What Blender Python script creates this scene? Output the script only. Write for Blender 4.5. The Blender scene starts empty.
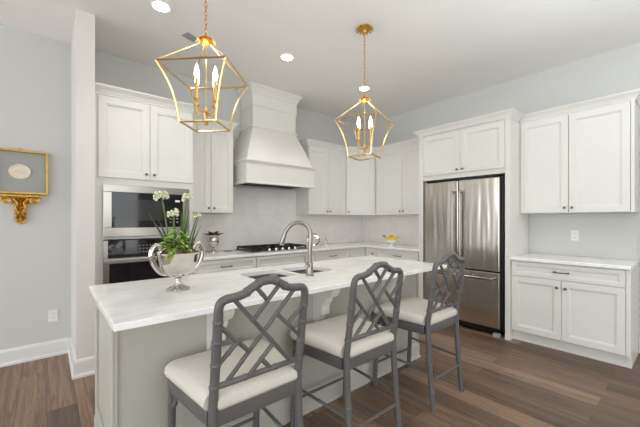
import bpy, bmesh, math, random
from mathutils import Vector, Matrix
random.seed(7)
PI = math.pi
scene = bpy.context.scene
C = scene.collection

# ------------------------------------------------------------------ camera, world, lights, exposure
cam_d = bpy.data.cameras.new('camera')
cam_d.sensor_width = 36.0
cam_d.lens = 18.0
cam_d.shift_y = 6.5 / 640
cam_d.clip_start = 0.05
cam = bpy.data.objects.new('camera', cam_d)
C.objects.link(cam)
cam.location = (0, 0, 1.32)
cam.rotation_euler = (PI / 2, 0, -math.atan2(.649, .7608))
scene.camera = cam

world = bpy.data.worlds.new('daylight')
scene.world = world
world.use_nodes = True
wbg = world.node_tree.nodes['Background']
wbg.inputs[0].default_value = (0.93, 0.975, 1.0, 1)
wbg.inputs[1].default_value = 3.15

def area_light(name, loc, rot, sx, sy, power, color):
    d = bpy.data.lights.new(name, 'AREA')
    d.shape = 'RECTANGLE'; d.size = sx; d.size_y = sy
    d.energy = power; d.color = color
    o = bpy.data.objects.new(name, d); C.objects.link(o)
    o.location = loc; o.rotation_euler = rot
    return o
# unseen fill light added to brighten the ceiling; daylight enters through the open sides
area_light('ceiling_fill_light', (2.0, -.7, 1.9), (PI, 0, 0), 1.2, 1.2, 62, (0.88, 0.96, 1.0))
CAN_POWER, CAN_COLOR = 25, (1.0, 0.99, 0.97)
GLOW_POWER, GLOW_COLOR = 2.5, (1.0, 0.98, 0.94)

scene.view_settings.view_transform = 'Standard'
scene.view_settings.look = 'None'
scene.view_settings.gamma = 1.0
scene.view_settings.use_curve_mapping = False
scene.view_settings.exposure = 0.05
scene.cycles.use_denoising = True
scene.cycles.max_bounces = 10
scene.cycles.diffuse_bounces = 6

# ------------------------------------------------------------------ materials
def lin(c):
    return tuple(((v / 255) / 12.92 if v / 255 <= .04045 else ((v / 255 + .055) / 1.055) ** 2.4) for v in c)

def mat(name, rgb, rough=.5, metal=0.0, var=.03, scale=8, bump=0.0, bscale=60, emit=None, estr=0, coat=0, trans=0, ior=1.45, stretch=None):
    m = bpy.data.materials.new(name); m.use_nodes = True
    nt = m.node_tree; N = nt.nodes; L = nt.links
    p = N['Principled BSDF']
    c = lin(rgb)
    p.inputs['Base Color'].default_value = (*c, 1)
    p.inputs['Roughness'].default_value = rough
    p.inputs['Metallic'].default_value = metal
    p.inputs['IOR'].default_value = ior
    if coat: p.inputs['Coat Weight'].default_value = coat
    if trans: p.inputs['Transmission Weight'].default_value = trans
    if emit:
        p.inputs['Emission Color'].default_value = (*lin(emit), 1)
        p.inputs['Emission Strength'].default_value = estr
    tc = N.new('ShaderNodeTexCoord'); mp = N.new('ShaderNodeMapping')
    L.new(tc.outputs['Object'], mp.inputs[0])
    if stretch: mp.inputs['Scale'].default_value = stretch
    if var:
        n = N.new('ShaderNodeTexNoise'); n.inputs['Scale'].default_value = scale; n.inputs['Detail'].default_value = 4
        L.new(mp.outputs[0], n.inputs['Vector'])
        r = N.new('ShaderNodeValToRGB')
        r.color_ramp.elements[0].position = .3; r.color_ramp.elements[1].position = .7
        r.color_ramp.elements[0].color = (*[max(0, v * (1 - var)) for v in c], 1)
        r.color_ramp.elements[1].color = (*[min(1, v * (1 + var)) for v in c], 1)
        L.new(n.outputs['Fac'], r.inputs[0]); L.new(r.outputs[0], p.inputs['Base Color'])
    if bump:
        n = N.new('ShaderNodeTexNoise'); n.inputs['Scale'].default_value = bscale; n.inputs['Detail'].default_value = 3
        L.new(mp.outputs[0], n.inputs['Vector'])
        b = N.new('ShaderNodeBump'); b.inputs['Strength'].default_value = bump; b.inputs['Distance'].default_value = .01
        L.new(n.outputs['Fac'], b.inputs['Height']); L.new(b.outputs[0], p.inputs['Normal'])
    return m

M = {}
M['wall'] = mat('wall_paint', (202, 202, 199), .75, var=.01, scale=2)
M['ceiling'] = mat('ceiling_paint', (242, 240, 237), .8, var=.01, scale=2)
M['trim'] = mat('trim_paint', (224, 223, 220), .4, var=.01)
M['cab'] = mat('cabinet_paint', (225, 223, 218), .38, var=.012, scale=5)
M['island'] = mat('island_paint', (189, 186, 177), .42, var=.012, scale=5)
M['steel'] = mat('brushed_steel', (182, 178, 172), .27, 1, var=.05, scale=10, stretch=(40, 40, .6), bump=.02, bscale=30)
M['steel_plain'] = mat('satin_steel', (172, 167, 160), .24, 1, var=.02)
M['silver'] = mat('polished_silver', (206, 202, 196), .08, 1, var=.03, scale=20, bump=.05, bscale=25)
M['gold'] = mat('brushed_gold', (226, 196, 138), .3, 1, var=.08, scale=30)
M['gold_old'] = mat('aged_gold', (212, 162, 70), .34, .9, var=.35, scale=40, bump=.5, bscale=90)
M['gold_frame'] = mat('yellow_gold_frame', (196, 164, 78), .4, .55, var=.12, scale=20)
M['bronze'] = mat('dark_nickel', (112, 106, 98), .3, 1, var=.05)
M['nickel'] = mat('brushed_nickel', (158, 154, 147), .25, 1, var=.03)
M['sinksteel'] = mat('sink_steel', (136, 130, 124), .33, 1, var=.04)
M['wing'] = mat('white_wall_paint', (222, 217, 213), .7, var=.01, scale=2)
M['black'] = mat('black_enamel', (18, 18, 18), .35, var=.05)
M['iron'] = mat('cast_iron', (30, 29, 28), .6, var=.1, bump=.2, bscale=120)
M['blackglass'] = mat('black_glass', (14, 14, 15), .06, var=.05, coat=.3)
M['grayglass'] = mat('smoked_glass_window', (58, 58, 58), .07, var=.03)
M['darkgap'] = mat('dark_recess', (24, 24, 24), .7, var=.05)
M['chair'] = mat('charcoal_grey_paint', (97, 95, 94), .32, var=.05, scale=14)
M['linen'] = mat('cream_linen', (216, 210, 200), .85, var=.04, scale=160, bump=.12, bscale=420)
M['white'] = mat('white_plastic', (232, 231, 228), .35, var=.01)
M['slot'] = mat('socket_slot', (120, 118, 115), .5, var=.02)
M['ceramic'] = mat('white_ceramic', (236, 233, 226), .18, var=.01)
M['glass'] = mat('clear_glass', (245, 247, 246), .02, var=0, trans=1, ior=1.45)
M['banana'] = mat('banana_peel', (232, 196, 32), .45, var=.14, scale=30)
M['lemon'] = mat('lemon_peel', (236, 176, 40), .42, var=.08, scale=30, bump=.2, bscale=150)
M['stemgreen'] = mat('green_stem', (92, 116, 52), .5, var=.15, scale=20)
M['leaf'] = mat('fresh_green_leaf', (152, 182, 76), .5, var=.3, scale=30)
M['blade'] = mat('dark_green_blade', (62, 92, 44), .45, var=.2, scale=20)
M['petal'] = mat('white_petal', (240, 240, 226), .6, var=.03)
M['petalgreen'] = mat('flower_centre', (186, 186, 84), .6, var=.1)
M['moss'] = mat('brown_moss', (132, 108, 84), .9, var=.4, scale=60, bump=.8, bscale=120)
M['magnolia'] = mat('brown_magnolia_leaf', (96, 56, 34), .4, var=.35, scale=25)
M['frameback'] = mat('grey_linen_mat', (160, 161, 158), .6, var=.03, scale=30)
M['plaster'] = mat('ivory_plaster', (226, 216, 196), .6, var=.08, scale=40, bump=.4, bscale=70)
M['vent'] = mat('grey_vent_metal', (170, 172, 176), .5, .1, var=.05)
M['flame'] = mat('lit_candle_bulb', (255, 240, 210), .3, var=0, emit=(255, 238, 212), estr=13)
M['canlens'] = mat('lit_downlight_lens', (255, 250, 240), .4, var=0, emit=(255, 246, 232), estr=24)
M['candle'] = mat('gold_candle_sleeve', (222, 184, 112), .3, .9, var=.05)
M['knobsteel'] = mat('cooktop_knob_steel', (210, 208, 204), .2, 1, var=.02)

def wood_floor():
    m = bpy.data.materials.new('plank_floor'); m.use_nodes = True
    nt = m.node_tree; N = nt.nodes; L = nt.links; p = N['Principled BSDF']
    tc = N.new('ShaderNodeTexCoord'); mp = N.new('ShaderNodeMapping')
    mp.inputs['Rotation'].default_value = (0, 0, PI / 2)
    L.new(tc.outputs['Object'], mp.inputs[0])
    b = N.new('ShaderNodeTexBrick')
    b.inputs['Color1'].default_value = (0, 0, 0, 1); b.inputs['Color2'].default_value = (1, 1, 1, 1)
    b.inputs['Mortar'].default_value = (.5, .5, .5, 1)
    b.inputs['Scale'].default_value = 1; b.inputs['Mortar Size'].default_value = .0012
    b.inputs['Brick Width'].default_value = 1.22; b.inputs['Row Height'].default_value = .165
    b.inputs['Bias'].default_value = 0; b.offset = .37; b.offset_frequency = 2
    L.new(mp.outputs[0], b.inputs['Vector'])
    # grain stretched along the planks, shifted plank by plank
    sc = N.new('ShaderNodeVectorMath'); sc.operation = 'MULTIPLY'; sc.inputs[1].default_value = (.8, 17, 1)
    L.new(mp.outputs[0], sc.inputs[0])
    ad = N.new('ShaderNodeVectorMath'); ad.operation = 'MULTIPLY_ADD'; ad.inputs[1].default_value = (7, 13, 5)
    L.new(b.outputs['Color'], ad.inputs[0]); L.new(sc.outputs[0], ad.inputs[2])
    n = N.new('ShaderNodeTexNoise'); n.inputs['Scale'].default_value = 1.6; n.inputs['Detail'].default_value = 7; n.inputs['Roughness'].default_value = .8
    n.inputs['Distortion'].default_value = .6
    L.new(ad.outputs[0], n.inputs['Vector'])
    mx = N.new('ShaderNodeMix'); mx.data_type = 'FLOAT'; mx.inputs[0].default_value = .8
    L.new(b.outputs['Color'], mx.inputs[2]); L.new(n.outputs['Fac'], mx.inputs[3])
    r = N.new('ShaderNodeValToRGB'); e = r.color_ramp.elements
    e[0].position = .31; e[0].color = (*lin((72, 58, 49)), 1)
    e[1].position = .68; e[1].color = (*lin((158, 130, 106)), 1)
    e2 = e.new(.5); e2.color = (*lin((112, 90, 74)), 1)
    L.new(mx.outputs[0], r.inputs[0])
    mm = N.new('ShaderNodeMix'); mm.data_type = 'RGBA'
    L.new(b.outputs['Fac'], mm.inputs[0]); L.new(r.outputs[0], mm.inputs[6]); mm.inputs[7].default_value = (*lin((46, 36, 30)), 1)
    L.new(mm.outputs[2], p.inputs['Base Color'])
    p.inputs['Roughness'].default_value = .42
    bp = N.new('ShaderNodeBump'); bp.inputs['Strength'].default_value = .12; bp.inputs['Distance'].default_value = .004
    L.new(n.outputs['Fac'], bp.inputs['Height']); L.new(bp.outputs[0], p.inputs['Normal'])
    return m
M['floor'] = wood_floor()

def quartz(name, base, vein, rough=.12):
    m = bpy.data.materials.new(name); m.use_nodes = True
    nt = m.node_tree; N = nt.nodes; L = nt.links; p = N['Principled BSDF']
    tc = N.new('ShaderNodeTexCoord'); mp = N.new('ShaderNodeMapping'); mp.inputs['Rotation'].default_value = (0, 0, .5)
    mp.inputs['Scale'].default_value = (1, 2.2, 1)
    L.new(tc.outputs['Object'], mp.inputs[0])
    n = N.new('ShaderNodeTexNoise'); n.inputs['Scale'].default_value = 1.7; n.inputs['Detail'].default_value = 8; n.inputs['Distortion'].default_value = 1.6
    L.new(mp.outputs[0], n.inputs['Vector'])
    r = N.new('ShaderNodeValToRGB'); e = r.color_ramp.elements
    e[0].position = .40; e[0].color = (*lin(base), 1)
    e[1].position = .60; e[1].color = (*lin(base), 1)
    v = e.new(.5); v.color = (*lin(vein), 1)
    L.new(n.outputs['Fac'], r.inputs[0]); L.new(r.outputs[0], p.inputs['Base Color'])
    p.inputs['Roughness'].default_value = rough
    return m
M['quartz'] = quartz('veined_quartz', (252, 251, 249), (241, 239, 237))
M['quartz_plain'] = quartz('plain_white_quartz', (250, 249, 247), (244, 242, 240))
M['splash'] = quartz('glossy_backsplash', (238, 234, 231), (233, 229, 226), .14)

def fridge_steel():
    m = mat('rippled_steel', (205, 199, 191), .2, 1, var=.04, scale=10, stretch=(40, 40, .5))
    nt = m.node_tree; N = nt.nodes; L = nt.links; p = N['Principled BSDF']
    tc = N.new('ShaderNodeTexCoord'); mp = N.new('ShaderNodeMapping'); mp.inputs['Scale'].default_value = (1, 9, .7)
    L.new(tc.outputs['Object'], mp.inputs[0])
    n = N.new('ShaderNodeTexNoise'); n.inputs['Scale'].default_value = 1.2; n.inputs['Detail'].default_value = 1
    L.new(mp.outputs[0], n.inputs['Vector'])
    b = N.new('ShaderNodeBump'); b.inputs['Strength'].default_value = .42; b.inputs['Distance'].default_value = .02
    L.new(n.outputs['Fac'], b.inputs['Height']); L.new(b.outputs[0], p.inputs['Normal'])
    return m
M['fridge'] = fridge_steel()

# ------------------------------------------------------------------ mesh helpers
class MB:
    def __init__(s): s.bm = bmesh.new()
    def face(s, pts):
        return s.bm.faces.new([s.bm.verts.new(p) for p in pts])
    def box(s, a, b, bev=0):
        x0, y0, z0 = [min(a[i], b[i]) for i in range(3)]; x1, y1, z1 = [max(a[i], b[i]) for i in range(3)]
        v = [s.bm.verts.new(p) for p in ((x0, y0, z0), (x1, y0, z0), (x1, y1, z0), (x0, y1, z0), (x0, y0, z1), (x1, y0, z1), (x1, y1, z1), (x0, y1, z1))]
        fs = [s.bm.faces.new([v[i] for i in q]) for q in ((0, 3, 2, 1), (4, 5, 6, 7), (0, 1, 5, 4), (1, 2, 6, 5), (2, 3, 7, 6), (3, 0, 4, 7))]
        if bev:
            es = list({e for f in fs for e in f.edges})
            bmesh.ops.bevel(s.bm, geom=es, offset=bev, segments=2, affect='EDGES', profile=.6)
        return s
    def prism(s, poly, vec):
        vec = Vector(vec)
        a = [s.bm.verts.new(p) for p in poly]; b = [s.bm.verts.new(Vector(p) + vec) for p in poly]
        s.bm.faces.new(a); s.bm.faces.new(b[::-1]); n = len(a)
        for i in range(n): s.bm.faces.new((a[i], b[i], b[(i + 1) % n], a[(i + 1) % n]))
        return s
    def rings(s, loops, cap0=True, cap1=True, closed=False):
        vs = [[s.bm.verts.new(p) for p in l] for l in loops]
        n = len(vs[0])
        R = list(range(len(vs) - 1)) + ([len(vs) - 1] if closed else [])
        for k in R:
            a, b = vs[k], vs[(k + 1) % len(vs)]
            for i in range(n): s.bm.faces.new((a[i], a[(i + 1) % n], b[(i + 1) % n], b[i]))
        if not closed:
            if cap0: s.bm.faces.new(vs[0][::-1])
            if cap1: s.bm.faces.new(vs[-1])
        return s
    def tube(s, pts, r, seg=8, closed=False, flat=1.0):
        pts = [Vector(p) for p in pts]; n = len(pts)
        rr = r if isinstance(r, (list, tuple)) else [r] * n
        loops = []; ref = None
        for i, p in enumerate(pts):
            if closed: t = (pts[(i + 1) % n] - pts[i - 1])
            else: t = (pts[min(i + 1, n - 1)] - pts[max(i - 1, 0)])
            t.normalize()
            if ref is None:
                ref = Vector((0, 0, 1)) if abs(t.z) < .9 else Vector((1, 0, 0))
            u = ref - t * ref.dot(t)
            if u.length < 1e-5: u = t.orthogonal()
            u.normalize(); w = t.cross(u); ref = u
            loops.append([p + (u * math.cos(2 * PI * k / seg) * flat + w * math.sin(2 * PI * k / seg)) * rr[i] for k in range(seg)])
        return s.rings(loops, closed=closed)
    def lathe(s, prof, c=(0, 0, 0), seg=24, flute=0, amp=0, axis='z'):
        loops = []
        for r, z in prof:
            l = []
            for k in range(seg):
                a = 2 * PI * k / seg
                q = r * (1 + (amp * abs(math.cos(flute * a / 2)) if flute else 0))
                if axis == 'z': l.append((c[0] + q * math.cos(a), c[1] + q * math.sin(a), c[2] + z))
                elif axis == 'y': l.append((c[0] + q * math.cos(a), c[1] + z, c[2] + q * math.sin(a)))
                else: l.append((c[0] + z, c[1] + q * math.cos(a), c[2] + q * math.sin(a)))
            loops.append(l)
        return s.rings(loops)
    def ball(s, c, r, sx=1, sy=1, sz=1, seg=12):
        n = seg // 2
        prof = [(max(1e-4, r * math.sin(PI * i / n)), -r * math.cos(PI * i / n)) for i in range(n + 1)]
        loops = [[(c[0] + q * math.cos(2 * PI * k / seg) * sx, c[1] + q * math.sin(2 * PI * k / seg) * sy, c[2] + z * sz) for k in range(seg)] for q, z in prof]
        return s.rings(loops)
    def sweep(s, path, prof, i0=0, i1=None, side=1):
        """profile (out, z) swept along an xy path with mitred corners; side=1: out is to the right of travel"""
        P = [Vector((p[0], p[1])) for p in path]; n = len(P); i1 = n - 1 if i1 is None else i1
        def nrm(a, b):
            d = (b - a).normalized(); return Vector((d.y, -d.x)) * side
        loops = []
        for i in range(i0, i1 + 1):
            ns = []
            if i > 0: ns.append(nrm(P[i - 1], P[i]))
            if i < n - 1: ns.append(nrm(P[i], P[i + 1]))
            if len(ns) == 2:
                m = (ns[0] + ns[1]).normalized(); m = m / max(.3, m.dot(ns[0]))
            else: m = ns[0]
            loops.append([(P[i].x + m.x * o, P[i].y + m.y * o, z) for o, z in prof])
        return s.rings(loops)
    def leaf(s, base, d, L, W, droop=.3, n=5, roll=0):
        base = Vector(base); d = Vector(d).normalized()
        side = d.cross(Vector((0, 0, 1)))
        if side.length < .05: side = Vector((1, 0, 0))
        side.normalize(); side = Matrix.Rotation(roll, 3, d) @ side
        up = side.cross(d).normalized()
        rows = []
        for i in range(n + 1):
            t = i / n
            c = base + d * (L * t) - Vector((0, 0, 1)) * droop * L * t * t
            w = W * math.sin(PI * min(.97, max(.06, t)) ** .8)
            th = .0006
            rows.append([c - side * w + up * w * .3, c - up * th, c + side * w + up * w * .3, c + up * th])
        return s.rings(rows)
    def done(s):
        bmesh.ops.recalc_face_normals(s.bm, faces=s.bm.faces)
        return s

ROOT = {}
def obj(name, mb, m, parent=None, smooth=False, world=False, bevel=0, angle=40):
    mb.done()
    if world and parent is not None:
        top = parent
        while top.parent: top = top.parent
        mb.bm.transform(ROOT[top.name].inverted())
    if smooth:
        for f in mb.bm.faces: f.smooth = True
        for e in mb.bm.edges:
            if len(e.link_faces) == 2 and e.calc_face_angle(0) > math.radians(angle): e.smooth = False
    me = bpy.data.meshes.new(name); mb.bm.to_mesh(me); mb.bm.free()
    me.materials.append(m)
    o = bpy.data.objects.new(name, me); C.objects.link(o)
    if parent is not None: o.parent = parent
    if bevel:
        b = o.modifiers.new('bevel', 'BEVEL'); b.width = bevel; b.segments = 2; b.limit_method = 'ANGLE'
    return o
def tag(o, label, cat, group=None):
    o['label'] = label; o['category'] = cat
    if group: o['group'] = group
    return o
def thing(name, label, cat, loc=(0, 0, 0), rz=0, group=None):
    o = bpy.data.objects.new(name, None); C.objects.link(o)
    o.empty_display_size = .1
    o.location = loc; o.rotation_euler = (0, 0, rz)
    ROOT[o.name] = Matrix.Translation(loc) @ Matrix.Rotation(rz, 4, 'Z')
    return tag(o, label, cat, group)
def struct(name, mb, m, bevel=0):
    o = obj(name, mb, m, bevel=bevel); o['kind'] = 'structure'; return o
def copy_tree(o, parent=None):
    c = o.copy(); C.objects.link(c)
    if parent is not None: c.parent = parent
    for ch in [x for x in bpy.data.objects if x.parent == o]: copy_tree(ch, c)
    return c
def dup(o, loc, rz, label, group=None):
    c = copy_tree(o); c.location = loc; c.rotation_euler = (0, 0, rz); c['label'] = label
    ROOT[c.name] = Matrix.Translation(loc) @ Matrix.Rotation(rz, 4, 'Z')
    if group: c['group'] = group
    return c
def smoothpath(pts, n=6, closed=False):
    P = [Vector(p) for p in pts]; out = []; N = len(P)
    rng = range(N if closed else N - 1)
    for i in rng:
        if closed: a, b, c, d = P[i - 1], P[i], P[(i + 1) % N], P[(i + 2) % N]
        else: a, b, c, d = P[max(0, i - 1)], P[i], P[i + 1], P[min(N - 1, i + 2)]
        for k in range(n):
            t = k / n
            out.append(.5 * ((2 * b) + (c - a) * t + (2 * a - 5 * b + 4 * c - d) * t * t + (3 * b - a - 3 * c + d) * t ** 3))
    if not closed: out.append(P[-1])
    return out

# ------------------------------------------------------------------ the room
WX, WY, CZ = 4.49, 4.06, 3.09
struct('floor', MB().box((-4.6, -4.2, -.05), (WX + .1, WY + .1, 0)), M['floor'])
struct('ceiling', MB().box((-4.6, -4.2, CZ), (WX + .1, WY + .1, CZ + .1)), M['ceiling'])
struct('wall_back', MB().box((-4.6, WY, 0), (WX + .1, WY + .1, CZ)), M['wall'])
struct('wall_right', MB().box((WX, -4.2, 0), (WX + .1, WY, CZ)), M['wall'])
struct('wall_left', MB().box((.185, 3.365, 0), (.316, WY, CZ)), M['wing'])          # short wing wall beside the ovens
rw = MB()
rw.box((-4.6, -4.2, 0), (-1.7, -4.1, CZ)); rw.box((2.1, -4.2, 0), (WX, -4.1, CZ)); rw.box((-1.7, -4.2, 2.7), (2.1, -4.1, CZ)); rw.box((-1.7, -4.2, 0), (2.1, -4.1, .3))
struct('wall_rear', rw, M['wall'])
BASE = [(0, 0), (.028, 0), (.028, .018), (.016, .03), (.016, .125), (.011, .142), (.004, .15), (0, .15)]
struct('baseboard_left', MB().sweep([(.185, WY), (.185, 3.365), (.316, 3.365), (.316, 3.418)], BASE, side=1), M['trim'])
struct('baseboard_back', MB().sweep([(-4.5, WY), (.168, WY)], BASE, side=1), M['trim'])
struct('baseboard_right', MB().sweep([(WX, .36), (WX, -4.0)], BASE, side=1), M['trim'])

# ------------------------------------------------------------------ cabinet joinery
def front_panel(x0, x1, z0, z1, t=.02, rail=.058):
    """shaker front with stepped inner bead; front at y=0, back at y=t"""
    mb = MB(); h = min((x1 - x0), (z1 - z0))
    rail = min(rail, h * .32)
    def loop(ins, y): return [(x0 + ins, y, z0 + ins), (x1 - ins, y, z0 + ins), (x1 - ins, y, z1 - ins), (x0 + ins, y, z1 - ins)]
    mb.rings([loop(0, t), loop(0, .002), loop(.002, 0), loop(rail, 0), loop(rail + .002, .005), loop(rail + .011, .0055), loop(rail + .014, .013)])
    return mb
def knob(parent, x, z, name='knob', y=0):
    mb = MB().lathe([(.0001, 0), (.006, 0), (.005, -.012), (.0125, -.017), (.0135, -.024), (.010, -.029), (.0001, -.030)], (x, y, z), 14, axis='y')
    return obj(name, mb, M['bronze'], parent, smooth=True)
def pull(parent, x, z, w=.11, y=0):
    mb = MB()
    mb.tube(smoothpath([(x - w / 2 - .012, y - .024, z), (x - w / 2, y - .027, z), (x, y - .031, z), (x + w / 2, y - .027, z), (x + w / 2 + .012, y - .024, z)], 4), [.0045] + [.0055] * 15 + [.0045], 8)
    for s in (-1, 1): mb.tube([(x + s * w / 2, y, z), (x + s * w / 2, y - .008, z), (x + s * w / 2, y - .027, z)], [.009, .005, .005], 8)
    return obj('pull', mb, M['bronze'], parent, smooth=True)
def door(root, x0, x1, z0, z1, kx=None, kz=None):
    d = obj('door', front_panel(x0, x1, z0, z1), M['cab'], root)
    if kx is not None: knob(d, kx, kz)
    return d
def drawer(root, x0, x1, z0, z1, px=None, kn=False):
    d = obj('drawer', front_panel(x0, x1, z0, z1, rail=.036), M['cab'], root)
    if px is not None:
        if kn: knob(d, px, (z0 + z1) / 2)
        else: pull(d, px, (z0 + z1) / 2)
    return d
CROWN = [(0, 2.444), (.010, 2.444), (.010, 2.456), (.016, 2.462), (.024, 2.480), (.040, 2.498), (.046, 2.502), (.046, 2.508), (.054, 2.512), (.054, 2.524), (0, 2.524)]
G = .003
R90 = -PI / 2
BD = .0205      # carcass starts behind the doors

def upper(name, label, loc, rz, w, d, z0, split, knobs=True):
    r = thing(name, label, 'cabinet', loc, rz, 'white upper wall cabinets')
    obj('cabinet_body', MB().box((0, BD, z0), (w, d, 2.445)), M['cab'], r, bevel=.001)
    kz = z0 + .055
    door(r, .004, split - G, z0 + .004, 2.425, split - .032, kz)
    door(r, split + G, w - .004, z0 + .004, 2.425, split + .032, kz)
    return r

# --- oven tower
tw = thing('oven_tower_cabinet', 'tall white cabinet housing the microwave and wall oven, two doors on top', 'cabinet', (.318, 3.42, 0))
W = .85; D = .635
mb = MB()
mb.box((0, BD, 0), (.064, D, 2.445)); mb.box((W - .046, BD, 0), (W, D, 2.445))
mb.box((.064, BD, 1.64), (W - .046, D, 2.445)); mb.box((.064, BD, 1.144), (W - .046, D, 1.165))
mb.box((.064, BD, .10), (W - .046, D, .44)); mb.box((.064, D - .02, .44), (W - .046, D, 1.64)); mb.box((.064, .09, 0), (W - .046, .11, .10))
obj('cabinet_body', mb, M['cab'], tw)
door(tw, .026, .4385, 1.704, 2.425, .405, 1.755); door(tw, .4425, W - .004, 1.704, 2.425, .475, 1.755)
drawer(tw, .026, W - .004, .12, .42, W / 2)
obj('crown_moulding', MB().sweep([(0, BD), (W, BD), (W, .268)], CROWN), M['cab'], tw)

# --- uppers on the back wall
u2 = upper('wall_cabinet', 'narrow tall white upper cabinet between oven tower and range hood', (1.172, 3.725, 0), 0, .592, .33, 1.405, .308)
obj('crown_moulding', MB().sweep([(0, BD), (.592, BD), (.592, .33)], CROWN), M['cab'], u2)
CP = [(2.967, 4.05), (2.967, 3.75), (3.744, 3.75), (4.18, 3.46), (4.18, 2.45)]
u3 = upper('wall_cabinet', 'white two-door upper cabinet just right of the range hood', (2.967, 3.73, 0), 0, .775, .325, 1.40, .388)
obj('crown_moulding', MB().sweep(CP, CROWN, 0, 2), M['cab'], u3, world=True)
dg = math.atan2(3.452 - 3.73, 4.16 - 3.744); dl = math.hypot(.416, .278)
u4 = thing('corner_wall_cabinet', 'white single-door diagonal upper cabinet in the room corner', 'cabinet', (3.744, 3.73, 0), dg, 'white upper wall cabinets')
n = Vector((math.sin(-dg), math.cos(dg))) * BD
mb = MB().prism([(3.744 + n.x, 3.73 + n.y, 1.40), (4.16 + n.x, 3.452 + n.y, 1.40), (4.48, 3.455, 1.40), (4.48, 4.05, 1.40), (3.746, 4.05, 1.40)], (0, 0, 1.045))
obj('cabinet_body', mb, M['cab'], u4, world=True)
door(u4, .012, dl - .03, 1.404, 2.425, .045, 1.455)
obj('crown_moulding', MB().sweep(CP, CROWN, 2, 3), M['cab'], u4, world=True)
u5 = upper('wall_cabinet', 'white two-door upper cabinet between corner and refrigerator', (4.16, 3.450, 0), R90, 1.003, .325, 1.40, .52)
obj('crown_moulding', MB().sweep(CP, CROWN, 3, 4), M['cab'], u5, world=True)

# --- refrigerator surround
fc = thing('refrigerator_surround_cabinet', 'white surround with tall side panels and two doors above the steel refrigerator', 'cabinet', (3.86, 2.444, 0), R90)
FW = 1.127
obj('side_panel', MB().box((0, .0, 0), (.06, .62, 2.445)), M['cab'], fc, bevel=.001)
obj('side_panel', MB().box((FW - .05, .0, 0), (FW, .62, 2.445)), M['cab'], fc, bevel=.001)
obj('cabinet_body', MB().box((.06, BD, 1.845), (FW - .05, .62, 2.445)), M['cab'], fc)
door(fc, .064, .567, 1.905, 2.425, .535, 1.945); door(fc, .571, FW - .054, 1.905, 2.425, .603, 1.945)
obj('plinth_shoe', MB().box((FW - .052, -.006, 0), (FW + .004, .1, .018)), M['cab'], fc)
obj('crown_moulding', MB().sweep([(0, .264), (0, 0), (FW, 0), (FW, .264)], CROWN), M['cab'], fc)

# --- right-hand uppers
u6 = upper('wall_cabinet', 'wide white two-door upper cabinet at right above the side counter', (4.16, 1.315, 0), R90, .925, .325, 1.395, .453)
obj('end_stile', MB().box((.925, -.002, 1.395), (.95, .325, 2.445)), M['cab'], u6, bevel=.001)
obj('crown_moulding', MB().sweep([(0, BD), (.95, BD), (.95, .325)], CROWN), M['cab'], u6)

# --- base cabinets
def base(label, loc, rz, w, d, fronts, name='base_cabinet'):
    r = thing(name, label, 'cabinet', loc, rz, 'white base cabinets')
    obj('cabinet_body', MB().box((0, BD, .115), (w, d, .884)), M['cab'], r)
    obj('toe_kick', MB().box((.0, .075, 0), (w, .095, .115)), M['cab'], r)
    obj('shoe_moulding', MB().box((.0, .063, 0), (w, .075, .016)), M['cab'], r)
    for f in fronts:
        (door if f[0] == 'door' else drawer)(r, *f[1:])
    return r
base('white base cabinet with one wide drawer between oven tower and cooktop', (1.172, 3.44, 0), 0, .756, .61,
     [('drawer', .01, .752, .72, .872, .37), ('door', .01, .374, .12, .714, .34, .64), ('door', .378, .752, .12, .714, .41, .64)])
base('white base cabinet directly below the gas cooktop', (1.93, 3.44, 0), 0, .912, .61,
     [('drawer', .004, .908, .72, .872), ('door', .004, .454, .12, .714, .42, .64), ('door', .458, .908, .12, .714, .49, .64)])
base('white drawer cabinet right of the cooktop under the back counter', (2.844, 3.44, 0), 0, .682, .61,
     [('drawer', .004, .678, .72, .872, .33), ('drawer', .004, .678, .42, .714, .33), ('drawer', .004, .678, .12, .414, .33)])
cc = thing('corner_base_cabinet', 'white corner base cabinet where the two counters meet', 'cabinet', (3.528, 3.44, 0), 0, 'white base cabinets')
mb = MB().prism([(3.528, 3.4605, .115), (3.9055, 3.4605, .115), (3.9055, 3.207, .115), (4.48, 3.207, .115), (4.48, 4.05, .115), (3.528, 4.05, .115)], (0, 0, .769))
obj('cabinet_body', mb, M['cab'], cc, world=True)
obj('drawer', front_panel(.004, .354, .72, .872, rail=.036), M['cab'], cc)
obj('door', front_panel(.004, .354, .12, .714), M['cab'], cc)
def turned(mb, loc, rz):
    mb.bm.transform(Matrix.Translation(loc) @ Matrix.Rotation(rz, 4, 'Z')); return mb
d1 = obj('drawer', turned(front_panel(.004, .230, .72, .872, rail=.036), (3.885, 3.437, 0), R90), M['cab'], cc, world=True)
kk = MB().lathe([(.0001, 0), (.006, 0), (.005, -.012), (.0125, -.017), (.0135, -.024), (.010, -.029), (.0001, -.030)], (.165, 0, .796), 14, axis='y')
obj('knob', turned(kk, (3.885, 3.437, 0), R90), M['bronze'], d1, smooth=True, world=True)
obj('door', turned(front_panel(.004, .230, .12, .714), (3.885, 3.437, 0), R90), M['cab'], cc, world=True)
obj('toe_kick', MB().prism([(3.528, 3.515, 0), (3.96, 3.515, 0), (3.96, 3.207, 0), (3.98, 3.207, 0), (3.98, 3.535, 0), (3.528, 3.535, 0)], (0, 0, .115)), M['cab'], cc, world=True)
base('white drawer cabinet between corner and refrigerator under the fruit bowl', (3.885, 3.205, 0), R90, .758, .595,
     [('drawer', .004, .735, .72, .872, .39), ('drawer', .004, .735, .42, .714, .37), ('drawer', .004, .735, .12, .414, .37)])
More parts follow.
